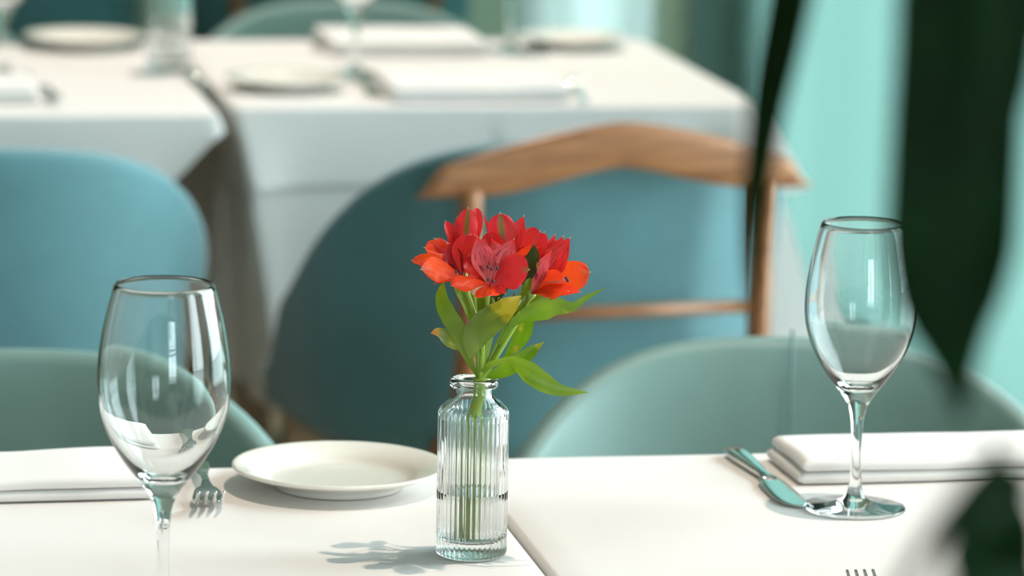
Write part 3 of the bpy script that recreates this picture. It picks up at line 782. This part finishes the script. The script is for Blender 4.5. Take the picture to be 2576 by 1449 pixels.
# back centre bloom
B = z(720, 500, .026); F = flower(B, z(650, 900, .012))
petal(B, z(694, 152, .030), 185, 'p_red_g', F, .08, TOCH + ZU * .05, -.25)
petal(B, z(852, 172, .034), 130, 'p_streak', F, .05, TOCH - RH * .2, .3, 'inner')
petal(B, z(598, 285, .020), 150, 'p_red', F, .10, TOCH + RH * .2, .3)
petal(B, z(962, 272, .036), 130, 'p_red', F, .12, TOCH + ZU * .4, .3, bdir=ZU)
petal(B, z(975, 368, .014), 120, 'p_orange', F, .25, ZU + TOCH * .4, -.3, bdir=ZU)
petal(B, z(640, 330, .012), 110, 'p_pink', F, .05, TOCH, .3, 'inner')
petal(B, z(580, 160, .040), 34, 'p_red', F, .05, TOCH, .3, 'inner')
petal(B, z(860, 560, .010), 150, 'p_red', F, .15, TOCH + RH * .5, .3)
# small bloom behind, right of centre
B = z(900, 540, .030); F = flower(B, z(760, 880, .018))
petal(B, z(1000, 380, .036), 120, 'p_orange', F, .1, TOCH, .3)
petal(B, z(830, 380, .030), 110, 'p_red', F, .1, TOCH, .3)
petal(B, z(960, 470, .020), 100, 'p_orange', F, .1, TOCH + RH * .3, .3)
# left bloom
B = z(436, 588, -.004); F = flower(B, z(530, 880, -.002))
petal(B, z(96, 470, .010), 110, 'p_orange_g', F, .22, ZU * .8 + TOCH * .6, .15, bdir=ZU)
petal(B, z(336, 358, .012), 140, 'p_dark', F, .05, TOCH, .4, 'inner')
petal(B, z(492, 298, .010), 185, 'p_red', F, .08, TOCH - RH * .35, .35)
petal(B, z(455, 390, .016), 120, 'p_dark', F, .02, TOCH, .4, 'inner')
petal(B, z(163, 530, -.018), 205, 'p_orange_g', F, .20, ZU * .75 + TOCH * .75, -.15, bdir=ZU)
petal(B, z(250, 628, -.016), 90, 'p_orange', F, .12, ZU + TOCH * .3, .2, 'inner')
for k, (zx, zy) in enumerate(((395, 545), (425, 560), (450, 545))): stamen(F, B, z(zx, zy, -.014), k < 2)
# right bloom, a trumpet seen from its side
B = z(905, 690, .004); F = flower(B, z(780, 930, .004), .0022); TH = z(1040, 560, 0)
petal(B, z(990, 282, .016), 125, 'p_red', F, .03, TOCH - RH * .6, .45)
petal(B, z(1062, 298, .024), 120, 'p_streak', F, .02, TOCH, .3, 'inner')
petal(B, z(1163, 318, .014), 175, 'p_streak', F, .02, TOCH - RH * .1, .35, 'inner')
petal(B, z(1118, 310, .022), 140, 'p_streak', F, .02, TOCH - RH * .2, .3, 'inner')
petal(B, z(1298, 548, .002), 235, 'p_orange_g', F, .16, TOCH * .8 + ZU * .6, -.25, bdir=ZU)
petal(B, z(1234, 684, -.012), 130, 'p_orange', F, .14, ZU * .8 + TOCH * .6, -.1, 'inner', bdir=ZU)
petal(B, z(1150, 676, -.020), 150, 'p_orange', F, .16, TOCH * .8 + ZU * .4, -.3, 'inner', bdir=ZU)
petal(B, z(1036, 412, -.010), 110, 'p_pink', F, .02, TOCH - RH * .5, .5, 'inner')
petal(B, z(1120, 600, -.014), 170, 'p_orange', F, .08, TOCH, -.3, bdir=ZU)
for zx, zy in ((1140, 590), (1150, 606)): stamen(F, z(1000, 620, -.01), z(zx, zy, -.026))
# centre front bloom, facing the camera
B = z(622, 640, -.018); F = flower(B, z(590, 900, -.006))
petal(B, z(486, 440, .000), 150, 'p_red', F, .06, TOCH, .3)
petal(B, z(538, 312, -.012), 160, 'p_pink', F, .03, TOCH + RH * .15, .35, 'inner')
petal(B, z(786, 326, -.012), 165, 'p_pink', F, .03, TOCH - RH * .15, .35, 'inner')
petal(B, z(650, 420, -.006), 150, 'p_pink', F, .03, TOCH, .3, 'inner')
petal(B, z(882, 530, -.030), 240, 'p_red_t', F, .14, TOCH * .9 + ZU * .5, .1, curl=.05, bdir=ZU)
petal(B, z(366, 640, -.034), 160, 'p_orange', F, .26, ZU * .8 + TOCH * .5, -.3, bdir=ZU)
petal(B, z(622, 708, -.048), 170, 'p_orange', F, .16, TOCH * .8 + ZU * .5, -.35, bdir=ZU + LEFT * .8)
petal(B, z(727, 694, -.044), 105, 'p_streak', F, .12, TOCH * .7 + ZU * .7, .1, 'inner', bdir=ZU + TOCH)
for zx, zy, d in ((610, 512, -.034), (636, 528, -.038), (674, 524, -.036), (648, 610, -.044), (612, 600, -.042)):
    stamen(F, B + TOCH * .004, z(zx, zy, d))
# main stem down into the water, side stems
mp = [VASE + V((-.006, -.004, .012)), VASE + V((-.003, -.001, .05)), VASE + V((.001, 0, .10)), NODE + V((0, 0, -.012)), NODE]
wl(sweep('stem', catmull(mp, 24), [.0032 + .0016 * sstep(.3, 1, i / 24) for i in range(25)], 'stem', None, 12), flw)
for k, (dx, dy) in enumerate(((-.010, .004), (-.002, -.008), (.004, .006))):
    q = [VASE + V((dx, dy, .0125 + .002 * k)), VASE + V((dx * .7, dy * .7, .05)), VASE + V((dx * .25, dy * .25, .1)), NODE + V((dx * .12, dy * .12, -.01))]
    wl(sweep('side_stem', catmull(q, 16), .0016, 'stem', None, 8), flw)
def leaf(path, width, mat, roll=0.0, twist=0.0, cup=.22, prof=None, parent=None, name='leaf', nu=9, nv=30, nrm=None, conv=z, unit=None):
    """blade along a path of zoomed pixels (x, y, depth); roll/twist in degrees about its run"""
    pts = catmull([conv(*p) for p in path], nv); verts, faces, uvs = [], [], []
    hw = width * (unit or ZP) / 2; prof = prof or [.14, .45, .85, 1, .92, .6, .02]
    for j, p in enumerate(pts):
        t = j / nv; T = (pts[min(j + 1, nv)] - pts[max(j - 1, 0)]).normalized()
        N = V(nrm) if nrm is not None else (CAM - p).normalized()
        S = T.cross(N).normalized(); NN = S.cross(T).normalized()
        a = R(roll + twist * t); S2 = S * math.cos(a) + NN * math.sin(a); N2 = NN * math.cos(a) - S * math.sin(a)
        w_ = hw * max(.01, lerp_list(prof, t))
        for i in range(nu):
            u = -1 + 2 * i / (nu - 1)
            verts.append(p + S2 * (u * w_) + N2 * (cup * w_ * abs(u) ** 1.4 + .12 * w_ * math.sin(9 * t + 3 * u + width) * abs(u))); uvs.append(((u + 1) / 2, t))
    for j in range(nv):
        for i in range(nu - 1):
            a = j * nu + i; faces.append((a, a + 1, a + nu + 1, a + nu))
    o = link_mesh(name, verts, faces, mat, None, True, uvs)
    if parent is flw: wl(o, flw)
    return o
LV = [
 ([(540, 1256, -.002), (480, 1120, -.006), (425, 960, -.010), (340, 830, -.012), (300, 720, -.008), (310, 600, 0)], 128, 'leaf', 28, -10),
 ([(500, 1130, -.010), (500, 1040, -.016), (560, 950, -.022), (660, 860, -.024), (760, 770, -.020), (836, 708, -.014)], 215, 'leaf_pale', 5, 40),
 ([(505, 1120, -.002), (430, 1055, .002), (350, 1010, .004), (280, 965, .002), (222, 962, -.002)], 105, 'leaf_yel', -15, -20),
 ([(690, 1040, .002), (780, 895, -.002), (900, 820, -.006), (1050, 775, -.008), (1170, 785, -.006), (1270, 722, -.004), (1402, 654, -.002)], 165, 'leaf_gold', -15, -25, [.14, .22, .62, 1, .72, .36, .26, .02]),
 ([(680, 1190, .008), (760, 1100, .012), (840, 1000, .014), (870, 900, .016), (890, 820, .018), (888, 752, .02)], 165, 'leaf_gold', 25, 25, [.1, .3, .7, 1, .8, .4, .02]),
 ([(590, 1256, .002), (690, 1228, -.002), (800, 1170, -.006), (890, 1100, -.006), (988, 1020, -.004)], 110, 'leaf_gold', 12, 10, [.2, .7, 1, .95, .75, .02]),
 ([(570, 1225, -.004), (640, 1168, -.010), (760, 1140, -.016), (850, 1190, -.022), (960, 1275, -.024), (1090, 1345, -.022), (1288, 1362, -.018)], 150, 'leaf', -30, 40, [.2, .36, .22, .55, .95, .85, .5, .02]),
 ([(530, 1000, .006), (500, 850, .008), (470, 745, .010), (420, 670, .010), (375, 620, .012)], 95, 'leaf', -10, -10),
 ([(560, 1000, .004), (545, 850, .006), (565, 740, .006), (590, 640, .008)], 74, 'leaf', 20, 10),
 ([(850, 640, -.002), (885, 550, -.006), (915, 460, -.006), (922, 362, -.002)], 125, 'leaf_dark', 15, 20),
 ([(800, 760, -.004), (850, 690, -.008), (880, 630, -.008), (906, 578, -.006)], 60, 'leaf', 10, 10),
 ([(560, 640, .004), (530, 560, .002), (515, 500, .0), (512, 470, 0)], 55, 'leaf', 10, 5),
 ([(760, 860, .004), (870, 760, .010), (960, 700, .016), (1000, 668, .02)], 70, 'leaf', 20, 10),
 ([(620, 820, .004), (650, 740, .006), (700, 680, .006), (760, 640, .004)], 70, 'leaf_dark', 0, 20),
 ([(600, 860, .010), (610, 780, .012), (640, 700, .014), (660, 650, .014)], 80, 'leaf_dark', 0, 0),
]
for pth, wd, mt, ro, tw, *pr in LV: leaf(pth, wd, mt, ro, tw, prof=pr[0] if pr else None, parent=flw)
# little buds and side shoots between the stalks
for zx, zy, r_ in ((885, 690, .0016), (640, 770, .002), (790, 740, .0018)):
    b = z(zx, zy, -.006)
    wl(sweep('bud', [b + V((0, 0, -.006)), b + V((0, 0, -.003)), b, b + V((0, 0, .003)), b + V((0, 0, .0055))], [.0006, r_ * .8, r_, r_ * .8, .0002], 'leaf_yel', None, 8), flw)
for a, bq, c in (((575, 1240), (600, 1050), (690, 720)), ((585, 1240), (660, 1060), (820, 740)), ((550, 1240), (545, 1040), (520, 700)), ((600, 1240), (680, 1080), (870, 720)), ((565, 1240), (570, 1060), (600, 720))):
    wl(sweep('stalk', catmull([z(*a, .001), z(*bq, .004), z(*c, .006)], 14), .0013, 'stem', None, 7), flw)

# ------------------------------------------------------------------ foreground plant
DP = 1.50
def pd(px, py, dist):
    d = ray(px, py); return CAM + d * (dist / d.dot(FH))
root_p = CAM + FH * 1.55 + RH * .62
plant = empty('potted_plant', (root_p.x, root_p.y, 0))
tag(plant, 'tall potted plant with long dark strap leaves hanging into the right foreground', 'plant')
lathe('pot', [(0, 0), (.13, 0), (.14, .01), (.17, .40), (.175, .41), (.172, .42), (.16, .42), (.155, .38), (0, .38)], 'stone', plant, 48)
lathe('soil', [(.156, .383), (.10, .395), (0, .40)], 'soil', plant, 40)
TOPZ = 1.75
stk = catmull([(0, 0, .385), (.02, .01, .9), (-.02, .02, 1.35), (-.03, .0, TOPZ)], 24)
sweep('trunk', stk, [.024 - .010 * i / 24 for i in range(25)], 'soil', plant, 12)
PL = V((root_p.x, root_p.y, 0))
def pleaf(pts, width, roll=0, twist=0, prof=None):
    o = leaf(pts, width, 'plant', roll, twist, .12, prof or [.35, .8, 1, 1, .9, .6, .02], None, 'leaf', 7, 34, None, lambda *q: V(q), 1.0)
    o.parent = plant; o.matrix_parent_inverse = Matrix.Translation(-PL); return o
crown = PL + stk[-1]
def from_crown(*mids): return [tuple(crown), ] + [tuple(m_) for m_ in mids]
# broad leaf hanging down the right of the picture, tip near the napkin
pleaf(from_crown(crown + V((-.20, .02, .16)) , pd(2480, -1700, 1.42), pd(2440, -800, 1.41), pd(2420, 0, 1.40), pd(2405, 330, 1.40), pd(2392, 600, 1.40), pd(2385, 760, 1.40), pd(2400, 900, 1.40), pd(2420, 1060, 1.40)), .0425, 0, 0, [.5, .8, 1, 1.02, 1.02, 1.04, 1.05, .85, .42, .03])
# second broad leaf just right of it
pleaf(from_crown(crown + V((-.18, .0, .14)), pd(2600, -1700, 1.30), pd(2575, -800, 1.30), pd(2545, 0, 1.30), pd(2490, 330, 1.30), pd(2400, 640, 1.30), pd(2330, 800, 1.30)), .022, 15, 0, [.5, .8, 1, 1, .9, .7, .03])
# thin leaf crossing in front of the chair rail
pleaf(from_crown(crown + V((-.24, .05, .20)), pd(2280, -1800, 1.48), pd(2120, -700, 1.52), pd(1985, 0, 1.55), pd(1930, 270, 1.58), pd(1895, 540, 1.60), pd(1885, 790, 1.60)),   .0185, 0, 0, [.6, 1, 1, 1, .85, .55, .03])
# leaves low in the corner, rising from a lower tuft
low = PL + stk[12]
def from_low(*mids): return [tuple(low)] + [tuple(m_) for m_ in mids]
pleaf(from_low(pd(2640, 1800, 1.30), pd(2530, 1480, 1.30), pd(2525, 1320, 1.30), pd(2500, 1090, 1.30)), .026, 0, 10, [.5, .9, 1, .9, .03])
pleaf(from_low(pd(2700, 1500, 1.22), pd(2540, 1180, 1.20), pd(2380, 1310, 1.20), pd(2230, 1540, 1.20)), .0075, 10, 0, [.5, .9, 1, .9, .5])
pleaf(from_low(pd(2720, 1480, 1.12), pd(2590, 1210, 1.12), pd(2470, 1330, 1.12), pd(2360, 1560, 1.12)), .0075, 10, 0, [.5, .9, 1, .9, .5])
for k in range(9):                                        # the rest of the crown, away from the view
    a = R(-70 + k * 22); dr = RH * math.cos(a) + FH * math.sin(a) * .5
    q = [crown, crown + dr * .14 + ZU * .16, crown + dr * .34 + ZU * .14, crown + dr * .5 - ZU * .06, crown + dr * .56 - ZU * .34]
    pleaf([tuple(v) for v in q], .036, 0, 0)
sc.cycles.max_bounces = 20; sc.cycles.transmission_bounces = 20; sc.cycles.transparent_max_bounces = 12
sc.cycles.sample_clamp_indirect = 6
sc.cycles.use_denoising = True
